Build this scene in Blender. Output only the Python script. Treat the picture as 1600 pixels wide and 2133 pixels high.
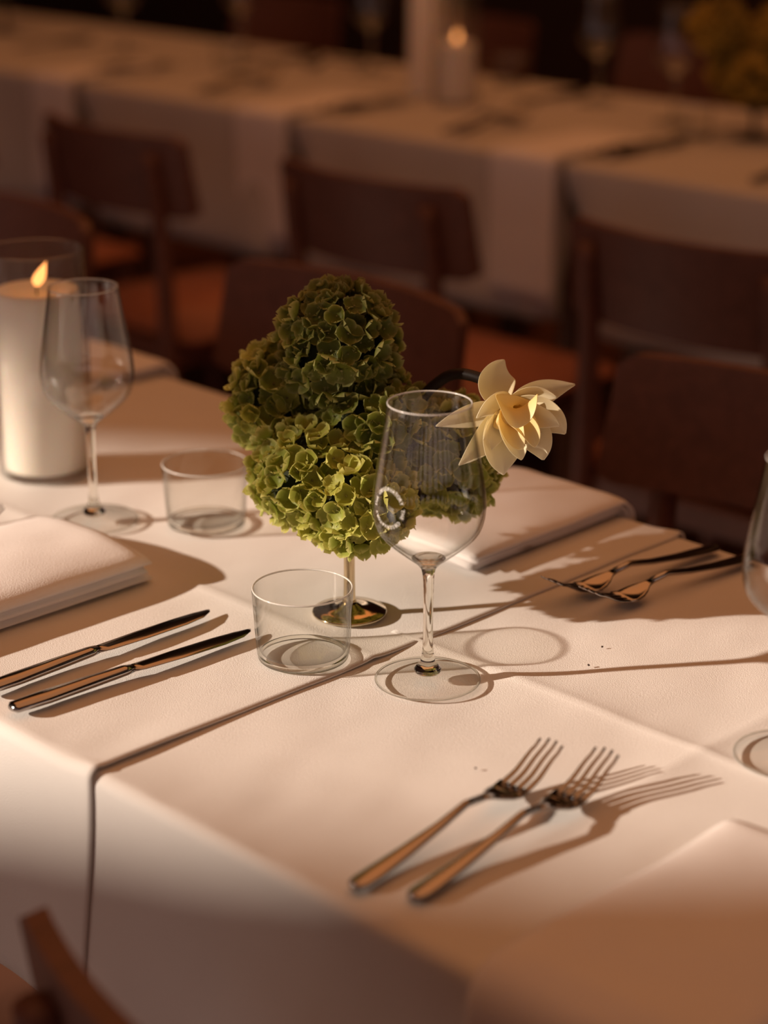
import bpy, bmesh, math, random
from mathutils import Vector, Matrix, noise, Euler
random.seed(7)
PI = math.pi
for o in list(bpy.data.objects):
    bpy.data.objects.remove(o)
scene = bpy.context.scene
COL = scene.collection

# ------------------------------------------------------------------ camera
cam_d = bpy.data.cameras.new('camera')
cam = bpy.data.objects.new('camera', cam_d)
COL.objects.link(cam)
cam.location = (0, 0, 1.404)
cam.rotation_euler = (math.radians(90 - 19.8), 0, math.radians(45))
cam_d.sensor_fit = 'HORIZONTAL'
cam_d.sensor_width = 24.0
cam_d.lens = 64.5
cam_d.clip_start = 0.05
cam_d.dof.use_dof = True
cam_d.dof.focus_distance = 1.60
cam_d.dof.aperture_fstop = 2.6
scene.camera = cam

# ------------------------------------------------------------------ world, sun, added overhead fill
w = bpy.data.worlds.new('world')
scene.world = w
w.use_nodes = True
w.node_tree.nodes['Background'].inputs['Color'].default_value = (0.50, 0.36, 0.35, 1)
w.node_tree.nodes['Background'].inputs['Strength'].default_value = 1.1

SUN_H = Vector((0.583, 0.812, 0)).normalized()      # horizontal travel of the sunlight
SUN_C = Vector((-SUN_H.y, SUN_H.x, 0))              # across it
SUN_T = 0.36                                        # drop per metre travelled
sun_d = bpy.data.lights.new('sun', 'SUN')
sun_d.energy = 6.5
sun_d.angle = math.radians(1.0)
sun_d.color = (1.0, 0.82, 0.66)
sun = bpy.data.objects.new('sun', sun_d)
COL.objects.link(sun)
sd = Vector((SUN_H.x, SUN_H.y, -SUN_T)).normalized()
sun.rotation_euler = sd.to_track_quat('-Z', 'Y').to_euler()
sun.location = (-6, -6, 5)

for i, (lx, ly) in enumerate(((-0.9, 1.2), (-3.0, 3.0))):
    ld = bpy.data.lights.new('overhead_fill', 'AREA')  # added warm overhead fill above each table, no lamp fitting
    ld.shape = 'DISK'
    ld.size = 4.0
    ld.energy = (27, 33)[i]
    ld.color = ((1.0, 0.42, 0.17), (1.0, 0.36, 0.115))[i]
    lo = bpy.data.objects.new('overhead_fill', ld)
    COL.objects.link(lo)
    lo.location = (lx, ly, 3.6)

scene.view_settings.view_transform = 'Standard'
scene.view_settings.look = 'None'
scene.view_settings.exposure = 0.0
scene.view_settings.gamma = 1.0
scene.view_settings.use_curve_mapping = False

# ------------------------------------------------------------------ materials
def new_mat(name):
    m = bpy.data.materials.new(name)
    m.use_nodes = True
    return m, m.node_tree.nodes, m.node_tree.links

def mat(name, col, rough=0.5, metal=0.0, var=0.0, vscale=40, bump=0.0, bscale=300, sheen=0.0, sss=0.0, coat=0.0, spec=0.5, objvar=0.0):
    m, n, l = new_mat(name)
    b = n['Principled BSDF']
    b.inputs['Base Color'].default_value = (*col, 1)
    b.inputs['Roughness'].default_value = rough
    b.inputs['Metallic'].default_value = metal
    b.inputs['Sheen Weight'].default_value = sheen
    b.inputs['Coat Weight'].default_value = coat
    b.inputs['Specular IOR Level'].default_value = spec
    if sss:
        b.inputs['Subsurface Weight'].default_value = sss
        b.inputs['Subsurface Radius'].default_value = (0.02, 0.01, 0.005)
    tc = n.new('ShaderNodeTexCoord')
    if var or objvar:
        nz = n.new('ShaderNodeTexNoise')
        nz.inputs['Scale'].default_value = vscale
        nz.inputs['Detail'].default_value = 4
        l.new(tc.outputs['Object'], nz.inputs['Vector'])
        r = n.new('ShaderNodeValToRGB')
        r.color_ramp.elements[0].position = 0.3
        r.color_ramp.elements[1].position = 0.7
        r.color_ramp.elements[0].color = (*[c * (1 - var) for c in col], 1)
        r.color_ramp.elements[1].color = (*[min(1, c * (1 + var)) for c in col], 1)
        l.new(nz.outputs['Fac'], r.inputs['Fac'])
        out = r.outputs['Color']
        l.new(out, b.inputs['Base Color'])
    if bump:
        nb = n.new('ShaderNodeTexNoise')
        nb.inputs['Scale'].default_value = bscale
        nb.inputs['Detail'].default_value = 2
        l.new(tc.outputs['Object'], nb.inputs['Vector'])
        bp = n.new('ShaderNodeBump')
        bp.inputs['Strength'].default_value = bump
        bp.inputs['Distance'].default_value = 0.001
        l.new(nb.outputs['Fac'], bp.inputs['Height'])
        l.new(bp.outputs['Normal'], b.inputs['Normal'])
    return m

def wood_mat(name, c1, c2, rough=0.45, scale=6, coat=0.0):
    m, n, l = new_mat(name)
    b = n['Principled BSDF']
    tc = n.new('ShaderNodeTexCoord')
    mp = n.new('ShaderNodeMapping')
    mp.inputs['Scale'].default_value = (scale, scale * 0.12, scale)
    nz = n.new('ShaderNodeTexNoise')
    nz.inputs['Scale'].default_value = 8
    nz.inputs['Detail'].default_value = 6
    nz.inputs['Distortion'].default_value = 1.2
    r = n.new('ShaderNodeValToRGB')
    r.color_ramp.elements[0].position = 0.3
    r.color_ramp.elements[1].position = 0.7
    r.color_ramp.elements[0].color = (*c1, 1)
    r.color_ramp.elements[1].color = (*c2, 1)
    l.new(tc.outputs['Object'], mp.inputs['Vector'])
    l.new(mp.outputs['Vector'], nz.inputs['Vector'])
    l.new(nz.outputs['Fac'], r.inputs['Fac'])
    l.new(r.outputs['Color'], b.inputs['Base Color'])
    b.inputs['Roughness'].default_value = rough
    b.inputs['Coat Weight'].default_value = coat
    return m

def thin_glass(name, tint=(0.992, 0.992, 0.988), edge=(0.55, 0.56, 0.53), f0=0.045, refl=0.9):
    """clear blown glass: lets light straight through, mirrors and darkens towards grazing angles"""
    m, n, l = new_mat(name)
    n.remove(n['Principled BSDF'])
    lw = n.new('ShaderNodeLayerWeight')
    lw.inputs['Blend'].default_value = 0.5
    p5 = n.new('ShaderNodeMath'); p5.operation = 'POWER'; p5.inputs[1].default_value = 4.5
    ma = n.new('ShaderNodeMath'); ma.operation = 'MULTIPLY_ADD'; ma.inputs[1].default_value = refl; ma.inputs[2].default_value = f0
    l.new(lw.outputs['Facing'], p5.inputs[0]); l.new(p5.outputs[0], ma.inputs[0])
    p3 = n.new('ShaderNodeMath'); p3.operation = 'POWER'; p3.inputs[1].default_value = 5.0
    l.new(lw.outputs['Facing'], p3.inputs[0])
    mx = n.new('ShaderNodeMix'); mx.data_type = 'RGBA'
    mx.inputs[6].default_value = (*tint, 1); mx.inputs[7].default_value = (*edge, 1)
    l.new(p3.outputs[0], mx.inputs[0])
    tr = n.new('ShaderNodeBsdfTransparent'); l.new(mx.outputs[2], tr.inputs['Color'])
    gl = n.new('ShaderNodeBsdfGlossy'); gl.inputs['Roughness'].default_value = 0.01
    ms = n.new('ShaderNodeMixShader')
    l.new(ma.outputs[0], ms.inputs[0]); l.new(tr.outputs[0], ms.inputs[1]); l.new(gl.outputs[0], ms.inputs[2])
    l.new(ms.outputs[0], n['Material Output'].inputs['Surface'])
    return m

def solid_glass(name):
    m, n, l = new_mat(name)
    n.remove(n['Principled BSDF'])
    g = n.new('ShaderNodeBsdfGlass')
    g.inputs['IOR'].default_value = 1.5
    g.inputs['Roughness'].default_value = 0.0
    g.inputs['Color'].default_value = (0.98, 0.98, 0.96, 1)
    l.new(g.outputs[0], n['Material Output'].inputs['Surface'])
    return m

def emit_mat(name, col, strength):
    m, n, l = new_mat(name)
    n.remove(n['Principled BSDF'])
    e = n.new('ShaderNodeEmission')
    e.inputs['Color'].default_value = (*col, 1)
    e.inputs['Strength'].default_value = strength
    l.new(e.outputs[0], n['Material Output'].inputs['Surface'])
    return m

def petal_mat(name, inner, edge, trans=0.35, veins=True, rough=0.5, objvar=0.5, tint2=None, power=2.2):
    """leafy tissue: colour runs from the heart of the petal to its paler rim (attribute 'rim'), partly translucent"""
    m, n, l = new_mat(name)
    b = n['Principled BSDF']
    at = n.new('ShaderNodeAttribute'); at.attribute_name = 'rim'
    oi = n.new('ShaderNodeObjectInfo')
    sc_ = n.new('ShaderNodeSeparateColor'); l.new(oi.outputs['Color'], sc_.inputs[0])
    mx = n.new('ShaderNodeMix'); mx.data_type = 'RGBA'
    mx.inputs[6].default_value = (*inner, 1); mx.inputs[7].default_value = (*edge, 1)
    pw = n.new('ShaderNodeMath'); pw.operation = 'POWER'; pw.inputs[1].default_value = power
    l.new(at.outputs['Fac'], pw.inputs[0]); l.new(pw.outputs[0], mx.inputs[0])
    out = mx.outputs[2]
    if tint2:
        m2 = n.new('ShaderNodeMix'); m2.data_type = 'RGBA'
        mr = n.new('ShaderNodeMapRange')
        mr.inputs['From Min'].default_value = 0.45; mr.inputs['From Max'].default_value = 1.0
        mr.inputs['To Max'].default_value = 0.65
        l.new(sc_.outputs[0], mr.inputs['Value'])
        l.new(mr.outputs[0], m2.inputs[0]); l.new(out, m2.inputs[6]); m2.inputs[7].default_value = (*tint2, 1)
        out = m2.outputs[2]
    hs = n.new('ShaderNodeHueSaturation')
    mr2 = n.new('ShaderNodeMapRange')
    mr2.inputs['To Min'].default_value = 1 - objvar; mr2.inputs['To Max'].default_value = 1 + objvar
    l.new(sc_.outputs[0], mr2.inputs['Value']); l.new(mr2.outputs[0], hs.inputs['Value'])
    l.new(out, hs.inputs['Color'])
    out = hs.outputs['Color']
    l.new(out, b.inputs['Base Color'])
    b.inputs['Roughness'].default_value = rough
    b.inputs['Specular IOR Level'].default_value = 0.35
    if veins:
        tc = n.new('ShaderNodeTexCoord')
        nz = n.new('ShaderNodeTexNoise'); nz.inputs['Scale'].default_value = 500
        l.new(tc.outputs['Object'], nz.inputs['Vector'])
        bp = n.new('ShaderNodeBump'); bp.inputs['Strength'].default_value = 0.25; bp.inputs['Distance'].default_value = 0.0006
        l.new(nz.outputs['Fac'], bp.inputs['Height']); l.new(bp.outputs['Normal'], b.inputs['Normal'])
    tl = n.new('ShaderNodeBsdfTranslucent'); l.new(out, tl.inputs['Color'])
    ms = n.new('ShaderNodeMixShader'); ms.inputs[0].default_value = trans
    l.new(b.outputs[0], ms.inputs[1]); l.new(tl.outputs[0], ms.inputs[2])
    l.new(ms.outputs[0], n['Material Output'].inputs['Surface'])
    return m

M = {}
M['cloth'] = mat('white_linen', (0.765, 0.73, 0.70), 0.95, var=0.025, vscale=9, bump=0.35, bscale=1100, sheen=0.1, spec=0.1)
M['clothshade'] = mat('shaded_white_linen', (0.60, 0.57, 0.545), 0.95, var=0.025, vscale=9, bump=0.35, bscale=700, sheen=0.1, spec=0.1)  # same white linen darkened, the back table's shade put into its colour
M['napkin'] = mat('napkin_linen', (0.86, 0.815, 0.795), 0.95, var=0.02, vscale=14, bump=0.35, bscale=900, sheen=0.15, spec=0.1)
M['steel'] = mat('polished_steel', (0.40, 0.375, 0.36), 0.14, 1.0, bump=0.02, bscale=60)
M['brass'] = mat('aged_brass', (0.66, 0.55, 0.36), 0.10, 1.0, var=0.12, vscale=60)
M['wood'] = wood_mat('chair_wood', (0.12, 0.048, 0.033), (0.17, 0.068, 0.046), 0.55)
M['seat'] = mat('seat_leather', (0.34, 0.12, 0.065), 0.55, var=0.12, vscale=20)
M['tablewood'] = wood_mat('table_wood', (0.12, 0.06, 0.03), (0.2, 0.1, 0.05), 0.5)
M['glass'] = thin_glass('blown_glass')
M['tumblerglass'] = thin_glass('tumbler_glass', (0.975, 0.975, 0.965), (0.42, 0.43, 0.40), 0.025, 0.8)
M['footglass'] = thin_glass('foot_glass', (0.99, 0.99, 0.985), (0.70, 0.71, 0.67), 0.025, 0.55)
M['stemglass'] = solid_glass('drawn_glass')
def rim_mat():
    m, n, l = new_mat('white_rim_highlight')
    b = n['Principled BSDF']
    b.inputs['Base Color'].default_value = (0.95, 0.93, 0.90, 1)  # glass rim whitened so its bright highlight sits in the colour
    b.inputs['Roughness'].default_value = 0.08
    b.inputs['Transmission Weight'].default_value = 0.45
    return m
M['rim'] = rim_mat()
M['etch'] = mat('etched_white', (0.9, 0.88, 0.84), 0.8)
M['wax'] = mat('candle_wax', (0.92, 0.85, 0.76), 0.55, sss=0.5, var=0.02, vscale=10)
M['wick'] = mat('charred_wick', (0.02, 0.015, 0.01), 0.9)
M['flame'] = emit_mat('flame', (1.0, 0.36, 0.10), 2.6)
M['floor'] = wood_mat('floor_oak', (0.12, 0.045, 0.025), (0.17, 0.065, 0.035), 0.55, 2)
M['wall'] = mat('dark_wall', (0.035, 0.016, 0.011), 0.8, var=0.2, vscale=3)
M['plaster'] = mat('wall_plaster', (0.42, 0.25, 0.17), 0.9, var=0.05, vscale=3)
M['ceiling'] = mat('ceiling_plaster', (0.30, 0.16, 0.10), 0.9, var=0.05, vscale=3)
M['mask_curtain'] = mat('curtain_cloth', (0.30, 0.16, 0.11), 0.9, var=0.05, vscale=12)
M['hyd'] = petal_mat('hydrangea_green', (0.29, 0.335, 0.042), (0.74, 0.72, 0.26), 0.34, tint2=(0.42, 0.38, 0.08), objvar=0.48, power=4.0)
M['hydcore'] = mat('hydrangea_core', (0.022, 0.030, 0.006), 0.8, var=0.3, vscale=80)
M['hyddot'] = mat('hydrangea_heart', (0.22, 0.20, 0.06), 0.5)
M['hydstalk'] = mat('hydrangea_stalk', (0.10, 0.12, 0.03), 0.6)
M['hydgold'] = petal_mat('hydrangea_gold', (0.42, 0.29, 0.04), (0.62, 0.45, 0.10), 0.3, objvar=0.3)
M['lotus'] = petal_mat('lotus_cream', (0.88, 0.78, 0.50), (0.92, 0.87, 0.68), 0.35, veins=False, rough=0.45, objvar=0.04)
M['lotusin'] = petal_mat('lotus_yellow', (0.90, 0.70, 0.26), (0.92, 0.82, 0.52), 0.35, veins=False, rough=0.45, objvar=0.04)
M['stamen'] = mat('stamen', (0.80, 0.42, 0.05), 0.5)
M['stamen_base'] = mat('receptacle', (0.70, 0.60, 0.30), 0.6)
M['lotusstem'] = mat('lotus_stem', (0.016, 0.009, 0.006), 0.55, spec=0.2)
M['darkvase'] = mat('dark_vase', (0.012, 0.010, 0.009), 0.3)
M['crumb'] = mat('crumb', (0.05, 0.03, 0.02), 0.9)

# ------------------------------------------------------------------ helpers
def link(name, me, m, parent=None, smooth=True):
    o = bpy.data.objects.new(name, me)
    COL.objects.link(o)
    if m is not None and not me.materials:
        me.materials.append(m)
    if smooth:
        for p in me.polygons:
            p.use_smooth = True
    if parent is not None:
        o.parent = parent
    return o

def from_data(name, v, f, m, parent=None, smooth=True, closed=True):
    me = bpy.data.meshes.new(name)
    me.from_pydata([tuple(p) for p in v], [], f)
    me.update()
    if closed:
        bm = bmesh.new(); bm.from_mesh(me)
        bmesh.ops.recalc_face_normals(bm, faces=bm.faces[:])
        bm.to_mesh(me); bm.free()
    return link(name, me, m, parent, smooth)

def from_bm(name, bm, m, parent=None, smooth=False):
    bmesh.ops.recalc_face_normals(bm, faces=bm.faces[:])
    me = bpy.data.meshes.new(name)
    bm.to_mesh(me); bm.free()
    return link(name, me, m, parent, smooth)

def thing(name, label, cat, loc=(0, 0, 0), rz=0, group=None):
    o = bpy.data.objects.new(name, None)
    COL.objects.link(o)
    o.empty_display_size = 0.05
    o.location = loc
    o.rotation_euler = (0, 0, rz)
    return tag(o, label, cat, group)

def tag(o, label, cat, group=None):
    o['label'] = label
    o['category'] = cat
    if group:
        o['group'] = group
    return o

def struct(o):
    o['kind'] = 'structure'
    return o

def copy_tree(o, parent=None):
    c = o.copy()
    COL.objects.link(c)
    if parent is not None:
        c.parent = parent
    for ch in o.children:
        copy_tree(ch, c)
    return c

def dup(o, label, loc, rz=0, group=None):
    c = copy_tree(o)
    c.location = loc
    c.rotation_euler = (0, 0, rz)
    c['label'] = label
    if group:
        c['group'] = group
    return c

def box(bm, lo, hi, bev=0.0):
    r = bmesh.ops.create_cube(bm, size=1)
    vs = r['verts']
    for v in vs:
        v.co = Vector([lo[i] + (v.co[i] + 0.5) * (hi[i] - lo[i]) for i in range(3)])
    if bev:
        es = list({e for v in vs for e in v.link_edges})
        bmesh.ops.bevel(bm, geom=es, offset=bev, segments=2, affect='EDGES')

def lathe(profile, seg=64, close=False):
    """profile: list of (r, z); r==0 ends become poles"""
    v, f = [], []
    rings = []
    for r, z in profile:
        if r < 1e-6:
            rings.append([len(v)]); v.append((0, 0, z))
        else:
            rings.append(list(range(len(v), len(v) + seg)))
            v += [(r * math.cos(2 * PI * k / seg), r * math.sin(2 * PI * k / seg), z) for k in range(seg)]
    pairs = list(zip(rings[:-1], rings[1:]))
    if close:
        pairs.append((rings[-1], rings[0]))
    for a, b in pairs:
        for k in range(seg):
            k2 = (k + 1) % seg
            if len(a) == 1 and len(b) == 1:
                continue
            if len(a) == 1:
                f.append((a[0], b[k2], b[k]))
            elif len(b) == 1:
                f.append((a[k], a[k2], b[0]))
            else:
                f.append((a[k], a[k2], b[k2], b[k]))
    return v, f

def spline(pts, n):
    """Catmull-Rom through pts (tuples)"""
    P = [Vector(p) for p in pts]
    P = [P[0] * 2 - P[1]] + P + [P[-1] * 2 - P[-2]]
    out = []
    k = len(P) - 3
    for i in range(k):
        for j in range(n):
            t = j / n
            a, b, c, d = P[i:i + 4]
            out.append(0.5 * ((2 * b) + (c - a) * t + (2 * a - 5 * b + 4 * c - d) * t * t + (3 * b - a - 3 * c + d) * t ** 3))
    out.append(P[-2])
    return out

def tube(path, radii, seg=12, squash=None):
    """round bar along a path with radius per point, capped"""
    v, f = [], []
    n = len(path)
    prev = None
    for i, p in enumerate(path):
        t = (path[min(i + 1, n - 1)] - path[max(i - 1, 0)]).normalized()
        if prev is None:
            a = t.orthogonal().normalized()
        else:
            a = (prev - t * prev.dot(t)).normalized()
        prev = a
        b = t.cross(a)
        r = radii[i] if isinstance(radii, (list, tuple)) else radii
        for k in range(seg):
            th = 2 * PI * k / seg
            v.append(p + a * (r * math.cos(th)) + b * (r * math.sin(th)))
    for i in range(n - 1):
        for k in range(seg):
            k2 = (k + 1) % seg
            f.append((i * seg + k, i * seg + k2, (i + 1) * seg + k2, (i + 1) * seg + k))
    f.append(tuple(reversed(range(seg))))
    f.append(tuple(range((n - 1) * seg, n * seg)))
    return v, f

def loft(sections, seg=16, power=2.6):
    """sections: (y, x_center, z_center, half_width, half_thick) -> superellipse loft along y"""
    v, f = [], []
    for (y, xc, zc, hw, ht) in sections:
        for k in range(seg):
            th = 2 * PI * k / seg
            c, s = math.cos(th), math.sin(th)
            e = 2 / power
            v.append((xc + hw * math.copysign(abs(c) ** e, c), y, zc + ht * math.copysign(abs(s) ** e, s)))
    n = len(sections)
    for i in range(n - 1):
        for k in range(seg):
            k2 = (k + 1) % seg
            f.append((i * seg + k, (i + 1) * seg + k, (i + 1) * seg + k2, i * seg + k2))
    f.append(tuple(range(seg)))
    f.append(tuple(reversed(range((n - 1) * seg, n * seg))))
    return v, f

TZ = 0.75

# ------------------------------------------------------------------ the room
RW = 7.0
bm = bmesh.new(); box(bm, (-14, -11, -0.1), (13, 6.2, 0)); struct(from_bm('floor', bm, M['floor']))
bm = bmesh.new(); box(bm, (-9.6, 6.0, 0), (13, 6.2, 4.2)); struct(from_bm('wall_back', bm, M['wall']))
bm = bmesh.new(); box(bm, (-9.6, -1.75, 0), (-9.4, 6.0, 4.2)); struct(from_bm('wall_side', bm, M['wall']))
bm = bmesh.new(); box(bm, (-9.6, -11, 4.2), (13, 6.2, 4.3))
bmesh.ops.bisect_plane(bm, geom=bm.verts[:] + bm.edges[:] + bm.faces[:], plane_co=SUN_H * -(RW + 0.2), plane_no=SUN_H, clear_inner=True)   # ends at the window wall
struct(from_bm('ceiling', bm, M['ceiling']))
# the window wall: across the sunlight, seven metres up-sun of the table; local x = along SUN_C, y = SUN_H
bm = bmesh.new()
A0, A1, B0, B1 = -7.0, 6.95, 0.0, 4.2
OA0, OA1, OB0, OB1 = 1.02, 3.3, 0.9, 0.972 + RW * SUN_T       # main window
UA0, UA1, UB1 = 1.02, 1.540, 1.22 + RW * SUN_T                # added taller right-hand opening, letting sun onto the lotus and right cloth
def wbox(a0, a1, z0, z1):
    box(bm, (a0, -0.2, z0), (a1, 0, z1))
wbox(0.62, OA0, B0, B1); wbox(OA1, A1, B0, B1)
wbox(OA0, OA1, B0, OB0)
wbox(UA1, OA1, OB1, B1); wbox(OA0, UA1, UB1, B1)
x = 0.62
while x > A0 + 1.0:                                             # a row of tall windows further along the wall
    wbox(x - 0.95, x, 0, 0.75); wbox(x - 0.95, x, 3.3, B1)
    wbox(x - 1.5, x - 0.95, 0, B1)
    x -= 1.5
wl = struct(from_bm('wall_left', bm, M['plaster']))
wm = Matrix(((SUN_C.x, SUN_H.x, 0, -SUN_H.x * RW), (SUN_C.y, SUN_H.y, 0, -SUN_H.y * RW), (0, 0, 1, 0), (0, 0, 0, 1)))
wl.matrix_world = wm
# the long side wall on the right, a row of tall windows; local x = along SUN_H
bm = bmesh.new()
x = -RW
while x < 12.3:
    box(bm, (x, 0, 0), (x + 1.2, 0.2, 0.6)); box(bm, (x, 0, 3.3), (x + 1.2, 0.2, 4.2)); box(bm, (x + 1.2, 0, 0), (x + 1.8, 0.2, 4.2))
    x += 1.8
wr = struct(from_bm('wall_right', bm, M['plaster']))
wr.matrix_world = Matrix(((SUN_H.x, -SUN_C.x, 0, SUN_C.x * A0), (SUN_H.y, -SUN_C.y, 0, SUN_C.y * A0), (0, 0, 1, 0), (0, 0, 0, 1)))
def mask_curtain(name, label, edge_pts, outer_a):
    """unseen pleated drape added to mask the sun: from outer_a to a free edge given as (a, z) points"""
    v, f = [], []
    nu, nv = 60, 24
    zs0, zs1 = edge_pts[0][1], edge_pts[-1][1]
    def ea(z):
        for (a0, z0), (a1, z1) in zip(edge_pts[:-1], edge_pts[1:]):
            if (z - z0) * (z - z1) <= 0:
                return a0 + (a1 - a0) * (z - z0) / (z1 - z0 + 1e-9)
        return edge_pts[-1][0]
    for j in range(nv + 1):
        z = zs0 + (zs1 - zs0) * j / nv
        e = ea(z)
        for i in range(nu + 1):
            a = outer_a + (e - outer_a) * i / nu
            v.append((a, 0.08 + 0.018 * math.sin(i * 1.3), z))
    for j in range(nv):
        for i in range(nu):
            k = j * (nu + 1) + i
            f.append((k, k + 1, k + nu + 2, k + nu + 1))
    o = from_data(name, v, f, M['mask_curtain'], closed=False)
    s = o.modifiers.new('thickness', 'SOLIDIFY'); s.thickness = 0.003
    o.matrix_world = wm
    tag(o, label, 'mask_curtain')
    return o
zb = RW * SUN_T  # both drapes below are unseen, added to cut the sun patch to shape
mask_curtain('mask_curtain', 'unseen brown drape added to block sun at the lower right of the window',
        [(1.045, 1.25 + zb), (1.05, 0.92 + zb), (1.082, 0.868 + zb), (1.115, 0.825 + zb), (1.17, 0.780 + zb), (1.27, 0.715 + zb), (1.40, 0.64 + zb), (1.75, 0.35 + zb), (2.2, -0.1 + zb)], 0.85)
mask_curtain('mask_curtain', 'unseen brown drape added to block sun at the left of the window',
        [(1.72, 0.985 + zb), (1.80, 0.90 + zb), (1.90, 0.815 + zb), (1.97, 0.78 + zb), (2.02, 0.74 + zb), (2.1, 0.66 + zb), (2.5, 0.5 + zb), (3.3, 0.3 + zb)], 3.4)

# ------------------------------------------------------------------ tablecloths and tables
def cloth_profile(y0, y1, ztop, hem, r, step):
    """(y, z, side, depth) along near hem -> top -> far hem"""
    pts = []
    n = max(4, int((ztop - hem) / (step * 2.0)))
    for i in range(n):
        z = hem + (ztop - r - hem) * i / n
        pts.append((y0 - r, z, -1, (ztop - z) / (ztop - hem)))
    for i in range(6):
        th = PI / 2 * i / 6
        pts.append((y0 - r * math.cos(th), ztop - r + r * math.sin(th), -1, r / (ztop - hem)))
    n = int((y1 - y0) / step)
    for i in range(n + 1):
        pts.append((y0 + (y1 - y0) * i / n, ztop, 0, 0))
    for i in range(1, 7):
        th = PI / 2 * i / 6
        pts.append((y1 + r * math.sin(th), ztop - r + r * math.cos(th), 1, r / (ztop - hem)))
    n = max(4, int((ztop - hem) / (step * 3.0)))
    for i in range(1, n + 1):
        z = ztop - r + (hem - ztop + r) * i / n
        pts.append((y1 + r, z, 1, (ztop - z) / (ztop - hem)))
    return pts

def sstep(a, b, x):
    t = min(1, max(0, (x - a) / (b - a)))
    return t * t * (3 - 2 * t)

def cloth(name, label, x0, x1, y0, y1, ztop, hem, step, seed, creases_x=(), creases_y=(), curl=0.02, wrinkle=1.0, lift=None, group=None, m=None, taper=0.02):
    prof = cloth_profile(y0, y1, ztop, hem, 0.010, step)
    nx = int((x1 - x0) / step)
    v, f = [], []
    for i in range(nx + 1):
        x = x0 + (x1 - x0) * i / nx
        for (y, z, side, d) in prof:
            px, py, pz = x, y, z
            if side == 0:
                q = noise.noise(Vector((x * 5 + seed, y * 5, 0))) * 0.0016 + noise.noise(Vector((x * 16 + y * 6, y * 9 + seed, 3))) * 0.0011 + noise.noise(Vector((x * 38, y * 24 + seed, 7))) * 0.00035
                pz += q * wrinkle
                for cy in creases_y:
                    yy = y - cy - 0.003 * noise.noise(Vector((x * 4, seed, 1)))
                    pz += 0.0018 * math.exp(-abs(yy) / 0.006) + 0.0008 * math.exp(-(yy / 0.025) ** 2)
                for cx in creases_x:
                    xx = x - cx - 0.003 * noise.noise(Vector((y * 4, seed, 2)))
                    pz += 0.0010 * math.exp(-abs(xx) / 0.006) + 0.0008 * math.exp(-(xx / 0.02) ** 2)
            else:
                fold = (0.55 * math.sin(x * 17 + seed) + 0.45 * math.sin(x * 29 + seed * 2.3)) * 0.011
                fold += 0.008 * noise.noise(Vector((x * 6, z * 3, seed)))
                dd = sstep(0.03, 1.0, d)
                py += side * (0.010 + fold) * dd
                e0 = math.exp(-((x - x0) / 0.03) ** 2) + math.exp(-((x1 - x) / 0.03) ** 2)
                py -= side * curl * e0 * sstep(0.02, 0.5, d)
                if x - x0 < 0.12:
                    px += taper * dd * (1 - (x - x0) / 0.12)
                if x1 - x < 0.12:
                    px -= taper * dd * (1 - (x1 - x) / 0.12)
            if lift:
                dz, dyy = lift(x, y, side, d)
                pz += dz; py += side * dyy
            v.append((px, py, pz))
    k = len(prof)
    for i in range(nx):
        for j in range(k - 1):
            a = i * k + j
            f.append((a, a + k, a + k + 1, a + 1))
    o = from_data(name, v, f, m or M['cloth'], closed=False)
    s = o.modifiers.new('thickness', 'SOLIDIFY'); s.thickness = 0.0012; s.offset = -1
    tag(o, label, 'tablecloth', group)
    return o

def table(label, x0, x1, y0, y1, ztop, group):
    t = thing('dining_table', label, 'table', ((x0 + x1) / 2, (y0 + y1) / 2, 0), 0, group)
    hx, hy = (x1 - x0) / 2, (y1 - y0) / 2
    bm = bmesh.new(); box(bm, (-hx, -hy, ztop - 0.035), (hx, hy, ztop), 0.003)
    from_bm('tabletop', bm, M['tablewood'], t)
    for sx in (-1, 1):
        for sy in (-1, 1):
            bm = bmesh.new()
            cx, cy = sx * (hx - 0.06), sy * (hy - 0.12)
            box(bm, (cx - 0.022, cy - 0.022, 0), (cx + 0.022, cy + 0.022, ztop - 0.035), 0.003)
            from_bm('leg', bm, M['tablewood'], t)
    return t

FY0, FY1 = 0.775, 1.425
SEAM = -1.05
def lift_left(x, y, side, d):
    e = math.exp(-((SEAM - x) / 0.022) ** 2)
    near = math.exp(-((y - 0.80) / 0.07) ** 2) if side == 0 else (1.0 if side < 0 else 0.3)
    dz = (0.0003 + 0.0026 * near) * e if side == 0 else 0.004 * e * (1 - d)
    return dz, 0.0025 * (1 if side else 0)
cloth('tablecloth', 'white tablecloth on the sunlit table under the forks and clear wine glass', SEAM - 0.03, 0.30, FY0, FY1, TZ - 0.0015, 0.55, 0.0045, 3.1,
      creases_x=(-0.772, -0.35), creases_y=(1.0915,), curl=0.0, taper=0.0)
cloth('tablecloth', 'white tablecloth on the sunlit table under the pillar candle and knives', -2.45, SEAM, FY0, FY1, TZ + 0.0003, 0.55, 0.006, 3.1,
      creases_x=(-1.72,), creases_y=(1.039,), curl=0.0, lift=lift_left, taper=0.006)
table('wooden table under the right cloth of the sunlit table', -1.045, 0.29, FY0 + 0.01, FY1 - 0.01, TZ - 0.009, 'tables under the cloths')
table('wooden table under the left cloth of the sunlit table', -2.44, -1.055, FY0 + 0.01, FY1 - 0.01, TZ - 0.009, 'tables under the cloths')
BY0, BY1 = 2.805, 3.51
bseams = [-5.18, -4.47, -3.765, -3.06, -2.35, -1.645, -0.94]
bl = ['white tablecloth far left on the shaded table in the back', 'white tablecloth on the shaded table behind the left chair',
      'white tablecloth in the shade left of the distant candles', 'white tablecloth under the distant candles in the shade',
      'white tablecloth in the shade under the yellow flowers', 'white tablecloth at the right end of the shaded table']
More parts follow.
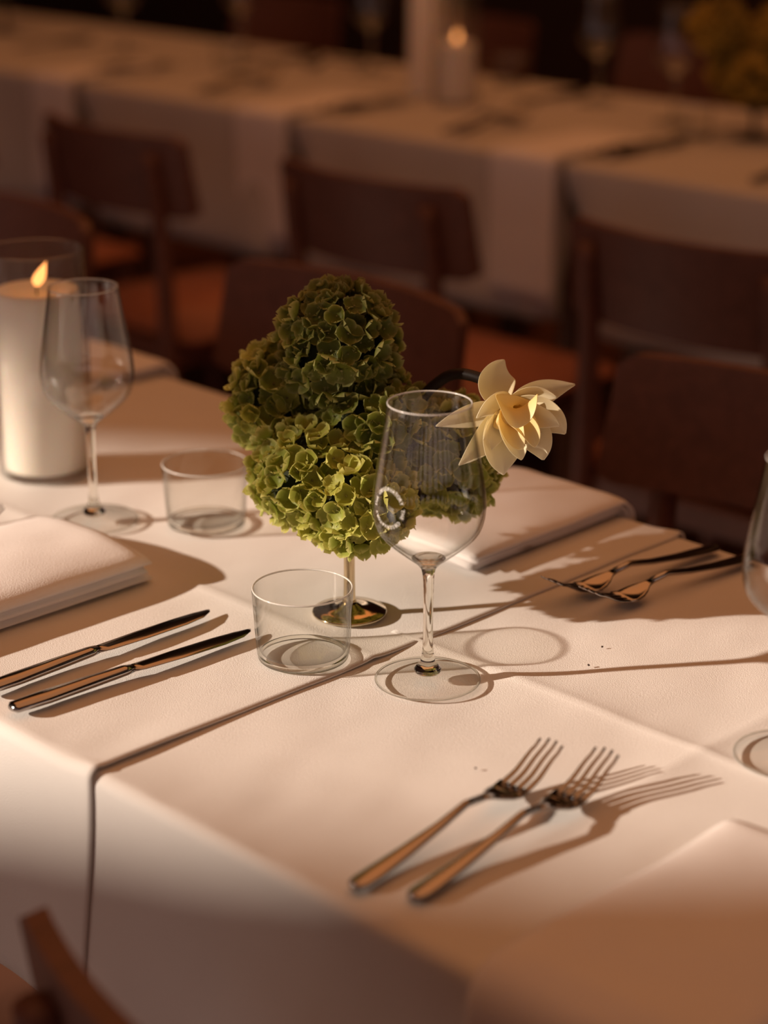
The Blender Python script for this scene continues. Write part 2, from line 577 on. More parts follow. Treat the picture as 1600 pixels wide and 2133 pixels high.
for i in range(len(bseams) - 1):
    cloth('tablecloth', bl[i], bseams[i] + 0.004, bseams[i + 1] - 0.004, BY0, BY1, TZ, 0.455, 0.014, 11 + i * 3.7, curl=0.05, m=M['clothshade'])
    table(bl[i].replace('white tablecloth', 'hidden wooden table under the cloth'), bseams[i] + 0.02, bseams[i + 1] - 0.02, BY0 + 0.01, BY1 - 0.01, TZ - 0.004, 'tables of the shaded row')

# ------------------------------------------------------------------ napkins
def napkin(label, x0, x1, y_end, y_edge, ztop, hang, thick, puff, seed, rot=0.0):
    """folded linen strip lying on the table from y_end, turning over the table edge y_edge and hanging down"""
    t = thing('napkin', label, 'napkin', ((x0 + x1) / 2, y_end, ztop))
    W = x1 - x0
    sgn = -1 if y_edge < y_end else 1
    L = abs(y_edge - y_end)
    def layer(name, zoff, th, inset, endcut, hng):
        path = []
        R = 0.011 + zoff
        n = 26
        for i in range(n + 1):
            s = endcut + (L - endcut) * i / n
            path.append((s, zoff, 0))
        for i in range(1, 8):
            a = PI / 2 * i / 8
            path.append((L + R * math.sin(a), zoff - R + R * math.cos(a), 1))
        for i in range(0, 14):
            path.append((L + R, zoff - R - (hng - R) * i / 13, 2))
        v, f = [], []
        nw = 18
        rings = []
        m = len(path)
        for i, (s, z, k) in enumerate(path):
            # outward normal along the path
            if k == 0: nrm = (0, 1)
            elif k == 1:
                a = PI / 2 * (i - n) / 8; nrm = (math.sin(a), math.cos(a))
            else: nrm = (1, 0)
            ring = []
            endf = min(1, (s - endcut) / 0.012) if k == 0 else 1
            for side in (1, 0):
                for j in range(nw + 1):
                    jj = j if side else nw - j
                    q = jj / nw * 2 - 1
                    wv = 0.0015 * noise.noise(Vector((s * 20, q * 2, seed + zoff * 90)))
                    edge = (1 - abs(q) ** 6) ** 0.5 if abs(q) < 1 else 0
                    bump = puff * (1 - q * q) * (0.5 + 0.5 * math.sin(min(1, s / L) * PI * 0.9 + 0.3)) if k == 0 else 0
                    h = (th * (0.25 + 0.75 * edge) * (0.45 + 0.55 * math.sqrt(max(0, endf))) + bump + wv) if side else (bump * 0.6 if zoff > 0.004 else 0.0006)
                    xw = (W / 2 - inset) * q
                    ring.append(len(v))
                    v.append((xw + 0.004 * noise.noise(Vector((s * 7, seed, q))), sgn * (s + nrm[0] * h), z + nrm[1] * h))
            rings.append(ring)
        c = len(rings[0])
        for i in range(m - 1):
            for j in range(c):
                j2 = (j + 1) % c
                f.append((rings[i][j], rings[i][j2], rings[i + 1][j2], rings[i + 1][j]))
        f.append(tuple(rings[0])); f.append(tuple(reversed(rings[-1])))
        bm = bmesh.new()
        vs = [bm.verts.new(p) for p in v]
        for q in f:
            try: bm.faces.new([vs[k] for k in q])
            except ValueError: pass
        return from_bm(name, bm, M['napkin'], t, True)
    nl = 3
    for k in range(nl):
        layer('fold', 0.001 + k * (thick / nl), thick / nl * 0.93, 0.0015 * (nl - k), 0.003 * ((k * 2) % 3), hang - 0.006 * k)
    t.rotation_euler = (0, 0, rot)
    return t

napkin('white folded napkin hanging off the near table edge, right of the two shiny forks', -0.684, -0.525, 1.000, FY0, TZ, 0.21, 0.020, 0.005, 1.0)
napkin('white folded napkin left of the two blurred knives on the near table edge', -1.452, -1.292, 1.018, FY0, TZ + 0.003, 0.21, 0.024, 0.010, 2.0)
napkin('white folded napkin on the far side, behind the clear wine glass', -1.262, -1.113, 1.222, FY1, TZ + 0.003, 0.20, 0.015, 0.006, 3.0)
napkin('white folded napkin on the far side behind the pillar candle', -1.935, -1.785, 1.222, FY1, TZ + 0.003, 0.20, 0.015, 0.006, 4.0)
bn = ['napkin over the front edge of the shaded table, behind the leftmost chair', 'napkin over the shaded table edge, between the leftmost and middle chairs',
      'napkin over the shaded table edge, right of the middle chair', 'napkin over the shaded table edge, behind the right chair']
for i, (a, b) in enumerate(((-3.925, -3.77), (-3.222, -3.066), (-2.518, -2.360), (-1.815, -1.66))):
    napkin('light ' + bn[i], a, b, 3.06, BY0, TZ + 0.001, 0.275, 0.008, 0.003, 5.0 + i)

# ------------------------------------------------------------------ cutlery (local: handle end at y=0, tip at y=+L)
def make_fork():
    t = thing('fork', 'fork', 'fork', (0, 0, 0), 0)
    hs = []
    def zc(s):   # rise of the centre line along the fork
        pts = [(0, 0.0035), (0.03, 0.0042), (0.08, 0.0095), (0.113, 0.0150), (0.132, 0.0125), (0.148, 0.0064), (0.160, 0.0046), (0.176, 0.0082), (0.20, 0.0195), (0.21, 0.0250)]
        for (a, za), (b, zb_) in zip(pts[:-1], pts[1:]):
            if a <= s <= b:
                q = (s - a) / (b - a); q = q * q * (3 - 2 * q) * 0.5 + q * 0.5
                return za + (zb_ - za) * q
        return pts[-1][1]
    hw = [(0, 0.0035), (0.002, 0.0058), (0.007, 0.0076), (0.02, 0.0078), (0.05, 0.0062), (0.085, 0.0040), (0.112, 0.0028), (0.13, 0.0029)]
    for y, wd in hw:
        hs.append((y, 0, zc(y), wd, 0.0016 + 0.0014 * (1 - wd / 0.010)))
    v, f = loft(hs, 16, 2.3)
    from_data('handle', v, f, M['steel'], t)
    hd = [(0.129, 0.0029), (0.136, 0.0042), (0.143, 0.0085), (0.150, 0.0112), (0.158, 0.0123), (0.1665, 0.0126)]
    # head: a slightly dished plate
    v, f = [], []
    nw = 8
    for y, wd in hd:
        for side in (1, -1):
            for j in range(nw + 1):
                q = (j / nw * 2 - 1) * side
                v.append((wd * q, y, zc(y) + 0.0012 * q * q * (y > 0.14) + 0.0009 * side))
    c = 2 * (nw + 1)
    for i in range(len(hd) - 1):
        for j in range(c):
            j2 = (j + 1) % c
            f.append((i * c + j, (i + 1) * c + j, (i + 1) * c + j2, i * c + j2))
    f.append(tuple(range(c))); f.append(tuple(reversed(range((len(hd) - 1) * c, len(hd) * c))))
    head = from_data('head', v, f, M['steel'], t)
    for k in range(4):
        x0 = (k - 1.5) * 0.0066
        secs = []
        for i in range(9):
            q = i / 8
            y = 0.164 + (0.209 - (0.002 if k in (0, 3) else 0) - 0.164) * q
            secs.append((y, x0 * (1 - 0.06 * q), zc(y) + 0.0006, 0.0026 - 0.0016 * q, 0.0013 - 0.0005 * q))
        v, f = loft(secs, 8, 2.2)
        from_data('tine', v, f, M['steel'], head)
    return t

def make_knife():
    t = thing('knife', 'knife', 'knife', (0, 0, 0), 0)
    v, f = loft([(0, 0, 0.0045, 0.004, 0.002), (0.003, 0, 0.0045, 0.0075, 0.0035), (0.03, 0, 0.0045, 0.0085, 0.004), (0.07, 0, 0.0048, 0.0068, 0.0042), (0.10, 0, 0.005, 0.0055, 0.0038), (0.107, 0, 0.005, 0.0048, 0.003)], 16, 2.3)
    from_data('handle', v, f, M['steel'], t)
    # blade stands on the table tilted, thin
    v, f = loft([(0.105, 0, 0.005, 0.0048, 0.0024), (0.115, 0.001, 0.005, 0.0078, 0.0011), (0.15, 0.001, 0.0045, 0.0092, 0.0009), (0.19, 0.0008, 0.004, 0.0090, 0.0008), (0.21, -0.0005, 0.0035, 0.0070, 0.0007), (0.222, -0.003, 0.0030, 0.0030, 0.0006), (0.225, -0.0045, 0.0028, 0.0008, 0.0004)], 14, 2.0)
    from_data('blade', v, f, M['steel'], t)
    return t

def aim(o, x0, y0, x1, y1, z=TZ + 0.0015):
    o.location = (x0, y0, z)
    o.rotation_euler = (0, 0, math.atan2(-(x1 - x0), y1 - y0))

fork = make_fork()
fork['label'] = 'left of the two shiny forks in the sunlit foreground'
aim(fork, -0.806, 0.779, -0.823, 0.985)
def place(src, label, x0, y0, x1, y1, z=TZ + 0.0015):
    o = copy_tree(src); o['label'] = label
    aim(o, x0, y0, x1, y1, z)
    return o
place(fork, 'right of the two shiny forks, beside the folded napkin in front', -0.771, 0.795, -0.787, 1.000)
place(fork, 'left of the two dark forks near the far table edge', -1.002, 1.420, -1.020, 1.228)
place(fork, 'right of the two dark forks at the far edge, beside the cropped wine glass', -0.966, 1.425, -0.984, 1.235)
place(fork, 'blurred fork at the left picture edge beyond the napkin, left one', -1.535, 0.79, -1.525, 0.99, TZ + 0.003)
place(fork, 'blurred fork at the left picture edge beyond the napkin, right one', -1.500, 0.79, -1.490, 0.99, TZ + 0.003)
knife = make_knife()
knife['label'] = 'blurred knife nearest the napkin at the left picture edge'
aim(knife, -1.204, 0.780, -1.203, 0.98, TZ + 0.003)
place(knife, 'blurred knife farther from the napkin at the left picture edge', -1.163, 0.777, -1.150, 0.98, TZ + 0.003)
place(knife, 'dark knife on the far side just behind the flowers, tip showing', -1.30, 1.412, -1.296, 1.197, TZ + 0.003)
for i, (x, y0, y1, src, lab) in enumerate((
        (-3.825, 2.88, 3.07, knife, 'dark knife on the shaded table, leftmost in the back row, left one of its pair'),
        (-3.79, 2.88, 3.07, knife, 'dark knife on the shaded table, leftmost in the back row, right one of its pair'),
        (-3.425, 2.86, 3.06, fork, 'dark fork on the shaded table left of the second napkin, left one'),
        (-3.39, 2.86, 3.06, fork, 'dark fork on the shaded table left of the second napkin, right one'),
        (-3.045, 2.87, 3.08, knife, 'dark knife on the shaded table in front of the distant candles, left one'),
        (-3.01, 2.87, 3.08, knife, 'dark knife on the shaded table in front of the distant candles, right one'),
        (-2.70, 2.86, 3.06, fork, 'dark fork on the shaded table below the distant candles, left one'),
        (-2.665, 2.86, 3.06, fork, 'dark fork on the shaded table below the distant candles, right one'),
        (-2.335, 2.86, 3.07, knife, 'dark knife on the shaded table right of the third napkin, left one'),
        (-2.30, 2.86, 3.07, knife, 'dark knife on the shaded table right of the third napkin, right one'),
        (-1.99, 2.86, 3.06, fork, 'dark fork on the shaded table at the right picture edge'),
        (-2.83, 3.44, 3.25, knife, 'dark knife on the far side of the shaded table, right of the candles'),
        (-3.66, 3.44, 3.25, knife, 'dark knife on the far side of the shaded table, left of the candles'),
        (-3.50, 3.44, 3.25, fork, 'dark fork on the far side of the shaded table, left of the candles'),
        (-4.30, 3.25, 3.05, knife, 'dark knife on the far left of the shaded table'))):
    place(src, lab, x, y0, x, y1).scale = (1.3, 1.05, 1.8)

# ------------------------------------------------------------------ glassware
WG_OUT = [(0.0955, 0.0092), (0.1000, 0.0150), (0.1080, 0.0248), (0.1160, 0.0334), (0.1225, 0.0384), (0.1300, 0.0411), (0.1385, 0.0423), (0.1480, 0.0421), (0.1630, 0.0402), (0.1830, 0.0370), (0.2000, 0.0342), (0.2197, 0.0312)]
def bowl_r(z):
    for (za, ra), (zb_, rb) in zip(WG_OUT[:-1], WG_OUT[1:]):
        if za <= z <= zb_:
            return ra + (rb - ra) * (z - za) / (zb_ - za)
    return WG_OUT[-1][1] if z > 0.2 else WG_OUT[0][1]
def make_wine_glass(seg=72):
    t = thing('wine_glass', 'wine glass', 'wine glass', (0, 0, 0), 0)
    out = spline([(r, z, 0) for z, r in [(0.0920, 0.0062)] + WG_OUT], 4)
    out = [(p.x, p.y) for p in out]
    inn = spline([(0.0005, 0.0985, 0), (0.006, 0.0992, 0), (0.0118, 0.1015, 0), (0.0222, 0.1085, 0), (0.0312, 0.1165, 0), (0.0366, 0.1230, 0), (0.0397, 0.1305, 0), (0.0411, 0.1385, 0), (0.0410, 0.1475, 0), (0.0391, 0.1630, 0), (0.0360, 0.1830, 0), (0.0332, 0.2000, 0), (0.0303, 0.2190, 0)], 4)
    inn = [(p.x, p.y) for p in inn]
    rim = [(0.0310, 0.2202), (0.0306, 0.2201)]
    prof = out + rim + list(reversed(inn)) + [(0, 0.0984)]
    v, f = lathe([(0, 0.0918)] + prof, seg)
    from_data('bowl', v, f, M['glass'], t)
    v, f = lathe([(0, 0.0926), (0.0055, 0.0932), (0.0112, 0.0978), (0.0128, 0.0996), (0.0108, 0.1006), (0.0055, 0.0988), (0, 0.0982)], 64)
    from_data('bowl_base', v, f, M['stemglass'], t)
    v, f = lathe([(0.0308 + 0.00055 * math.cos(a_ * PI / 5), 0.2201 + 0.00055 * math.sin(a_ * PI / 5)) for a_ in range(10)], 96, True)
    from_data('rim', v, f, M['rim'], t)
    st = spline([(0.0060, 0.0925, 0), (0.0047, 0.0875, 0), (0.0042, 0.080, 0), (0.0038, 0.062, 0), (0.0037, 0.045, 0), (0.0041, 0.028, 0), (0.0052, 0.0185, 0), (0.0072, 0.0140, 0), (0.0098, 0.0108, 0), (0.0104, 0.0090, 0), (0.0096, 0.0072, 0)], 5)
    v, f = lathe([(0, 0.0928)] + [(p.x, p.y) for p in st] + [(0, 0.0068)], 40)
    from_data('stem', v, f, M['stemglass'], t)
    ft = spline([(0.0106, 0.0078, 0), (0.0118, 0.0072, 0), (0.0150, 0.0066, 0), (0.022, 0.0054, 0), (0.032, 0.0036, 0), (0.0385, 0.0026, 0), (0.0400, 0.0017, 0), (0.0393, 0.0006, 0)], 5)
    v, f = lathe([(0, 0.0066), (0.0095, 0.0068)] + [(p.x, p.y) for p in ft] + [(0.036, 0.0003), (0.024, 0.0012), (0.010, 0.0022), (0, 0.0024)], seg)
    from_data('foot', v, f, M['footglass'], t)
    v, f = lathe([(0.0396 + 0.0009 * math.cos(a_ * PI / 5), 0.0014 + 0.0009 * math.sin(a_ * PI / 5)) for a_ in range(10)], 96, True)
    from_data('foot_edge', v, f, M['stemglass'], t)
    return t

def make_tumbler(seg=72):
    t = thing('tumbler', 'tumbler', 'tumbler', (0, 0, 0), 0)
    prof = [(0, 0.0006), (0.0300, 0.0004), (0.0338, 0.0010), (0.0354, 0.0030), (0.0362, 0.0065), (0.0372, 0.020), (0.0384, 0.040), (0.0394, 0.0575), (0.0392, 0.0587), (0.0385, 0.0590), (0.0379, 0.0585), (0.0377, 0.0575), (0.0368, 0.040), (0.0357, 0.020), (0.0348, 0.0105), (0.0335, 0.0075), (0.0300, 0.0062), (0.018, 0.0056), (0, 0.0054)]
    v, f = lathe(prof, seg)
    from_data('glass_body', v, f, M['tumblerglass'], t)
    v, f = lathe([(0.0338 + 0.0017 * math.cos(a_ * PI / 6), 0.0030 + 0.0021 * math.sin(a_ * PI / 6)) for a_ in range(12)], 96, True)
    from_data('base_ring', v, f, M['stemglass'], t)
    v, f = lathe([(0.03855 + 0.00075 * math.cos(a_ * PI / 5), 0.0588 + 0.00075 * math.sin(a_ * PI / 5)) for a_ in range(10)], 96, True)
    from_data('rim', v, f, M['rim'], t)
    return t

wg = make_wine_glass()
wg['label'] = 'sharp clear wine glass with ring of white lettering, in front of the green flowers'
wg.location = (-0.992, 1.039, TZ + 0.001)
TOWARD = Vector((0.692, -0.722, 0)); RIGHT = Vector((0.707, 0.707, 0))
def glass_at(label, x, y, z=TZ + 0.001):
    o = copy_tree(wg); o.location = (x, y, z); o['label'] = label
    return o
glass_at('wine glass cropped by the right picture edge', -0.722, 1.127)
glass_at('blurred wine glass on the left, just right of the pillar candle', -1.452, 1.075, TZ + 0.0025)
for x, y, lab in ((-2.735, 3.36, 'distant wine glass right of the candles on the shaded table'), (-2.47, 3.27, 'distant wine glass beside the yellow flowers'),
                  (-3.40, 3.36, 'distant wine glass left of the candles on the shaded table'), (-3.86, 3.37, 'distant wine glass at the top left, second from the candles'),
                  (-4.10, 3.20, 'distant wine glass at the top left, third from the candles')):
    glass_at(lab, x, y)
tb = make_tumbler()
tb['label'] = 'low clear tumbler in front, left of the lettered wine glass'
tb.location = (-1.090, 1.001, TZ + 0.001)
def tumbler_at(label, x, y, z=TZ + 0.001):
    o = copy_tree(tb); o.location = (x, y, z); o['label'] = label
    return o
tumbler_at('blurred low tumbler between the left wine glass and the green flowers', -1.372, 1.142, TZ + 0.0025)
for x, y, lab in ((-2.335, 3.15, 'distant tumbler on the shaded table beside the yellow flowers'), (-3.05, 3.44, 'distant tumbler on the shaded table behind the candles'), (-3.66, 3.16, 'distant tumbler left on the shaded table')):
    tumbler_at(lab, x, y)

# ring of lettering etched on the bowl
def ring_text(parent, text, phi0, z0, radius, size):
    """letters set clockwise around a circle, wrapped onto the bowl; phi0 measured from TOWARD to RIGHT"""
    bm = bmesh.new()
    dg = bpy.context.evaluated_depsgraph_get()
    base = math.atan2(TOWARD.y, TOWARD.x)
    n = len(text)
    for i, ch in enumerate(text):
        if ch == ' ':
            continue
        cu = bpy.data.curves.new('letter', 'FONT')
        cu.body = ch; cu.size = size; cu.align_x = 'CENTER'
        ob = bpy.data.objects.new('letter', cu)
        COL.objects.link(ob)
        bpy.context.view_layer.update()
        dg = bpy.context.evaluated_depsgraph_get()
        me = bpy.data.meshes.new_from_object(ob.evaluated_get(dg))
        b2 = bmesh.new(); b2.from_mesh(me)
        bmesh.ops.subdivide_edges(b2, edges=b2.edges[:], cuts=1)
        th = math.radians(3) - 2 * PI * i / n      # clockwise
        for v in b2.verts:
            lx, ly = v.co.x, v.co.y
            rr = radius + ly
            px = rr * math.cos(th) + lx * math.sin(th)
            py = rr * math.sin(th) - lx * math.cos(th)
            z = z0 + py
            r = bowl_r(z) + 0.00025
            ang = base + phi0 + px / 0.0421
            v.co = Vector((r * math.cos(ang), r * math.sin(ang), z))
        m2 = bpy.data.meshes.new('tmp'); b2.to_mesh(m2); b2.free()
        bm.from_mesh(m2)
        bpy.data.objects.remove(ob); bpy.data.curves.remove(cu); bpy.data.meshes.remove(me); bpy.data.meshes.remove(m2)
    me = bpy.data.meshes.new('etched_lettering'); bm.to_mesh(me); bm.free()
    o = link('etched_lettering', me, M['etch'], parent, False)
    o['label'] = 'white circular lettering etched on the bowl'
    return o
ring_text(wg, 'THE OBSERVATORY THE OBSERVATORY ', -0.80, 0.1490, 0.0128, 0.0039)

# ------------------------------------------------------------------ candles
def make_candle(r, h, lean):
    t = thing('pillar_candle', 'candle', 'candle', (0, 0, 0), 0)
    prof = [(0, 0), (r * 0.97, 0), (r, 0.003), (r, h - 0.006), (r * 0.985, h - 0.001), (r * 0.95, h), (r * 0.9, h - 0.001), (r * 0.7, h - 0.004), (r * 0.3, h - 0.006), (0, h - 0.006)]
    v, f = lathe(prof, 56)
    from_data('wax', v, f, M['wax'], t)
    v, f = tube([Vector((0, 0, h - 0.008)), Vector((0.0004, 0, h)), Vector((0.0015, 0.0005, h + 0.007))], 0.0009, 8)
    from_data('wick', v, f, M['wick'], t)
    fl = [(0, 0.0), (0.0030, 0.0015), (0.0055, 0.005), (0.0062, 0.008), (0.0055, 0.012), (0.0038, 0.017), (0.0018, 0.021), (0, 0.025)]
    v, f = lathe(fl, 20)
    v = [(x + 0.0015 + lean.x * (z / 0.025) ** 1.5, y + lean.y * (z / 0.025) ** 1.5, z + h + 0.002) for x, y, z in v]
    from_data('flame', v, f, M['flame'], t)
    return t
def make_hurricane(r, h):
    t = thing('hurricane_glass', 'hurricane', 'candle holder', (0, 0, 0), 0)
    prof = [(0, 0.0005), (r - 0.002, 0.0005), (r, 0.003), (r, h - 0.001), (r - 0.001, h), (r - 0.002, h - 0.001), (r - 0.002, 0.006), (r - 0.004, 0.005), (0, 0.005)]
    v, f = lathe(prof, 72)
    from_data('glass_cylinder', v, f, M['glass'], t)
    return t
CX, CY = -1.603, 1.132
cd = make_candle(0.0405, 0.178, RIGHT * 0.010)
cd['label'] = 'thick white lit pillar candle at the left picture edge'
cd.location = (CX, CY, TZ + 0.0075)
hu = make_hurricane(0.0475, 0.222)
hu['label'] = 'clear glass cylinder around the pillar candle at the left edge'
hu.location = (CX, CY, TZ + 0.002)
c2 = make_candle(0.0405, 0.118, RIGHT * 0.002)
c2['label'] = 'distant short lit candle, right of the tall one on the shaded table'
c2.location = (-2.950, 3.160, TZ + 0.006)
h2 = dup(hu, 'clear glass cylinder around the distant short candle', (-2.950, 3.160, TZ + 0.001))
c3 = make_candle(0.040, 0.25, RIGHT * 0.002)
c3['label'] = 'distant tall pale candle, left of the short lit one'
c3.location = (-3.085, 3.215, TZ + 0.001)

# ------------------------------------------------------------------ vase with green hydrangeas and a lotus
VX, VY = -1.129, 1.089
def make_vase(m, cup=0.075, r_foot=0.031):
    t = thing('footed_vase', 'vase', 'vase', (0, 0, 0), 0)
    v, f = lathe([(0, 0.0005), (r_foot * 0.97, 0.0005), (r_foot, 0.0018), (r_foot * 0.97, 0.0030), (r_foot * 0.7, 0.0042), (r_foot * 0.35, 0.0060), (0.0062, 0.0095), (0, 0.010)], 56)
    from_data('foot', v, f, m, t)
    v, f = lathe([(0, 0.008), (0.0064, 0.0090), (0.0050, 0.014), (0.0046, 0.03), (0.0046, cup - 0.012), (0.0056, cup - 0.003), (0.007, cup), (0, cup + 0.001)], 28)
    from_data('stem', v, f, m, t)
    v, f = lathe([(0, cup - 0.001), (0.008, cup - 0.001), (0.018, cup + 0.006), (0.026, cup + 0.018), (0.028, cup + 0.034), (0.0265, cup + 0.034), (0.0245, cup + 0.018), (0.016, cup + 0.008), (0, cup + 0.003)], 40)
    from_data('cup', v, f, m, t)
    return t
vs = make_vase(M['brass'])
vs['label'] = 'slender footed metal vase under the green hydrangeas'
vs.location = (VX, VY, TZ + 0.001)

def sepal_geo(rnd, size, serrate, cup, th):
    """one cupped sepal pointing out at angle th; returns verts, faces, rim values"""
    v, f, rim = [], [], []
    s = size * rnd.uniform(0.85, 1.12)
    tw = rnd.uniform(-0.25, 0.25)
    nu, nv = 6, 5
    for i in range(nu + 1):
        t = i / nu
        wd = s * 0.56 * (math.sin(PI * min(1, 0.08 + 0.86 * t ** 0.85))) ** 0.7 * (1 if t < 0.99 else 0.28)
        wd = max(wd, s * 0.06)
        for j in range(nv):
            q = j / (nv - 1) * 2 - 1
            sx = wd * q * (1 + serrate * 0.18 * ((i % 2) * 2 - 1) * abs(q))
            ang = cup * t
            rr = s * t * math.cos(ang * 0.75)
            zz = s * t * math.sin(ang) * 0.8 + 0.20 * s * q * q * (0.3 + 0.7 * t) + tw * sx * t
            x = rr * (1 - 0.10 * q * q * t)
            v.append((x * math.cos(th) - sx * math.sin(th), x * math.sin(th) + sx * math.cos(th), zz))
            rim.append(max(abs(q) ** 1.5 * min(1, t * 3), t ** 2))
    for i in range(nu):
        for j in range(nv - 1):
            a = i * nv + j
            f.append((a, a + nv, a + nv + 1, a + 1))
    return v, f, rim

def petal_like(name, v, f, rim, m):
    me = bpy.data.meshes.new(name)
    me.from_pydata(v, [], f)
    at = me.attributes.new('rim', 'FLOAT', 'POINT')
    at.data.foreach_set('value', rim)
    me.materials.append(m)
    me.polygons.foreach_set('use_smooth', [True] * len(f))
    me.update()
    return me

def heart_mesh():
    v, f = lathe([(0, 0.0022), (0.0009, 0.0018), (0.0011, 0.0010), (0.0007, 0.0002), (0.0006, -0.014), (0, -0.0142)], 6)
    me = bpy.data.meshes.new('floret')
    me.from_pydata(v, [], f)
    me.materials.append(M['hyddot'])
    me.update()
    return me
HEART = heart_mesh()

def floret_kind(seed, m, size, serrate):
    """the four sepal meshes of one kind of floret"""
    rnd = random.Random(seed)
    cup = rnd.uniform(0.25, 1.0)
    return [petal_like('sepal', *sepal_geo(rnd, size, serrate, cup + rnd.uniform(-0.2, 0.25), k * PI / 2 + rnd.uniform(-0.15, 0.15)), m) for k in range(4)]

def floret_mesh(seed, m, size):
    """a whole floret in one mesh, for flowers too far off to show sepals singly"""
    rnd = random.Random(seed)
    V, F, R_ = [], [], []
    cup = rnd.uniform(0.25, 0.95)
    for k in range(4):
        v, f, r = sepal_geo(rnd, size, 0, cup, k * PI / 2)
        F += [tuple(len(V) + q for q in face) for face in f]
        V += v; R_ += r
    return petal_like('floret', V, F, R_, m)
FLOR = [floret_kind(100 + i, M['hyd'], 0.0132, (1.0 if i % 4 == 0 else 0.0)) for i in range(10)]
GOLD = [floret_mesh(300 + i, M['hydgold'], 0.0150) for i in range(4)]

def bloom(label, centre, radii, others, meshes, spacing=0.0150, seed=0, stalk_to=None, cat='hydrangea', group=None, z_low=None, tone=(0, 1)):
    """a mophead: florets over an ellipsoid, leaving out those buried in the neighbouring heads"""
    rnd = random.Random(seed)
    c = Vector(centre); R = Vector(radii)
    t = thing('hydrangea_bloom', label, cat, c, 0, group)
    # lumpy dark heart of the head
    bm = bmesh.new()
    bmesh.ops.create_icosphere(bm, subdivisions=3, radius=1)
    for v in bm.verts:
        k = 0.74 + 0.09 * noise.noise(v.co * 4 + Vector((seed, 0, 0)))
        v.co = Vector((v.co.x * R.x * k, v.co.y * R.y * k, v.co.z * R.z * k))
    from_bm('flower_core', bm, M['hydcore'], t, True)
    area = 4 * PI * (((R.x * R.y) ** 1.6 + (R.x * R.z) ** 1.6 + (R.y * R.z) ** 1.6) / 3) ** (1 / 1.6)
    n = int(area / (spacing * spacing))
    ga = PI * (3 - math.sqrt(5))
    for i in range(n):
        z = 1 - 2 * (i + 0.5) / n
        r = math.sqrt(1 - z * z)
        d = Vector((r * math.cos(ga * i), r * math.sin(ga * i), z)) + Vector((rnd.uniform(-1, 1), rnd.uniform(-1, 1), rnd.uniform(-1, 1))) * 0.09
        d.normalize()
        k = 0.90 + rnd.uniform(-0.13, 0.07)
        p = Vector((d.x * R.x, d.y * R.y, d.z * R.z)) * k
        nrm = Vector((d.x / R.x, d.y / R.y, d.z / R.z)).normalized()
        P = c + p
        if z_low and P.z < z_low:
            continue
        hid = False
        for oc, orr in others:
            q = P - Vector(oc)
            if (q.x / orr[0]) ** 2 + (q.y / orr[1]) ** 2 + (q.z / orr[2]) ** 2 < 0.72:
                hid = True
        if hid:
            continue
        nrm = (nrm + Vector((rnd.uniform(-1, 1), rnd.uniform(-1, 1), rnd.uniform(-1, 1) + 0.15)) * 0.38).normalized()
        kind = meshes[rnd.randrange(len(meshes))]
        o = bpy.data.objects.new('floret', HEART if isinstance(kind, list) else kind)
        COL.objects.link(o)
        o.parent = t
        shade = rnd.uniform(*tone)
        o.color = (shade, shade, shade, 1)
        for sm in (kind if isinstance(kind, list) else ()):
            so = bpy.data.objects.new('sepal', sm)
            COL.objects.link(so)
            so.parent = o
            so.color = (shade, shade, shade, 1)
        q = nrm.to_track_quat('Z', 'Y').to_matrix().to_4x4() @ Matrix.Rotation(rnd.uniform(0, 2 * PI), 4, 'Z')
        s = rnd.uniform(0.78, 1.15)
        o.matrix_local = Matrix.Translation(p) @ q @ Matrix.Scale(s, 4)
    if stalk_to:
        e = Vector(stalk_to) - c
        v, f = tube([Vector((0, 0, 0)), e * 0.5 + Vector((0, 0, 0.004)), e], 0.0026, 8)
        from_data('stalk', v, f, M['hydstalk'], t)
    return t

heads = [((-1.176, 1.124, 0.962), (0.047, 0.047, 0.054)),
         ((-1.234, 1.117, 0.903), (0.047, 0.047, 0.054)),
         ((-1.165, 1.088, 0.862), (0.056, 0.052, 0.046)),
         ((-1.122, 1.092, 0.850), (0.047, 0.045, 0.041)),
         ((-1.150, 1.135, 0.900), (0.052, 0.046, 0.040)),
         ((-1.122, 1.190, 0.866), (0.052, 0.048, 0.050))]
hl = ['shaded dark green hydrangea head at the top of the bouquet', 'olive green hydrangea head at the left of the bouquet',
      'sunlit yellow-green hydrangea head low on the left of the bouquet', 'sunlit yellow-green hydrangea head directly above the vase stem',
      'dark green hydrangea head in the shaded middle of the bouquet', 'green hydrangea head seen through the lettered wine glass']
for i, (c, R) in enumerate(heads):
    bloom(hl[i], c, R, [h for j, h in enumerate(heads) if j != i], FLOR, 0.0152, i + 1, (VX, VY, 0.855) if i not in (2, 3) else (VX, VY, 0.842), group='green hydrangea heads in the vase', tone=((0, 0.32), (0.25, 0.9), (0.45, 1.0), (0.5, 1.0), (0.0, 0.55), (0.25, 0.9))[i])  # tone: each head's own green

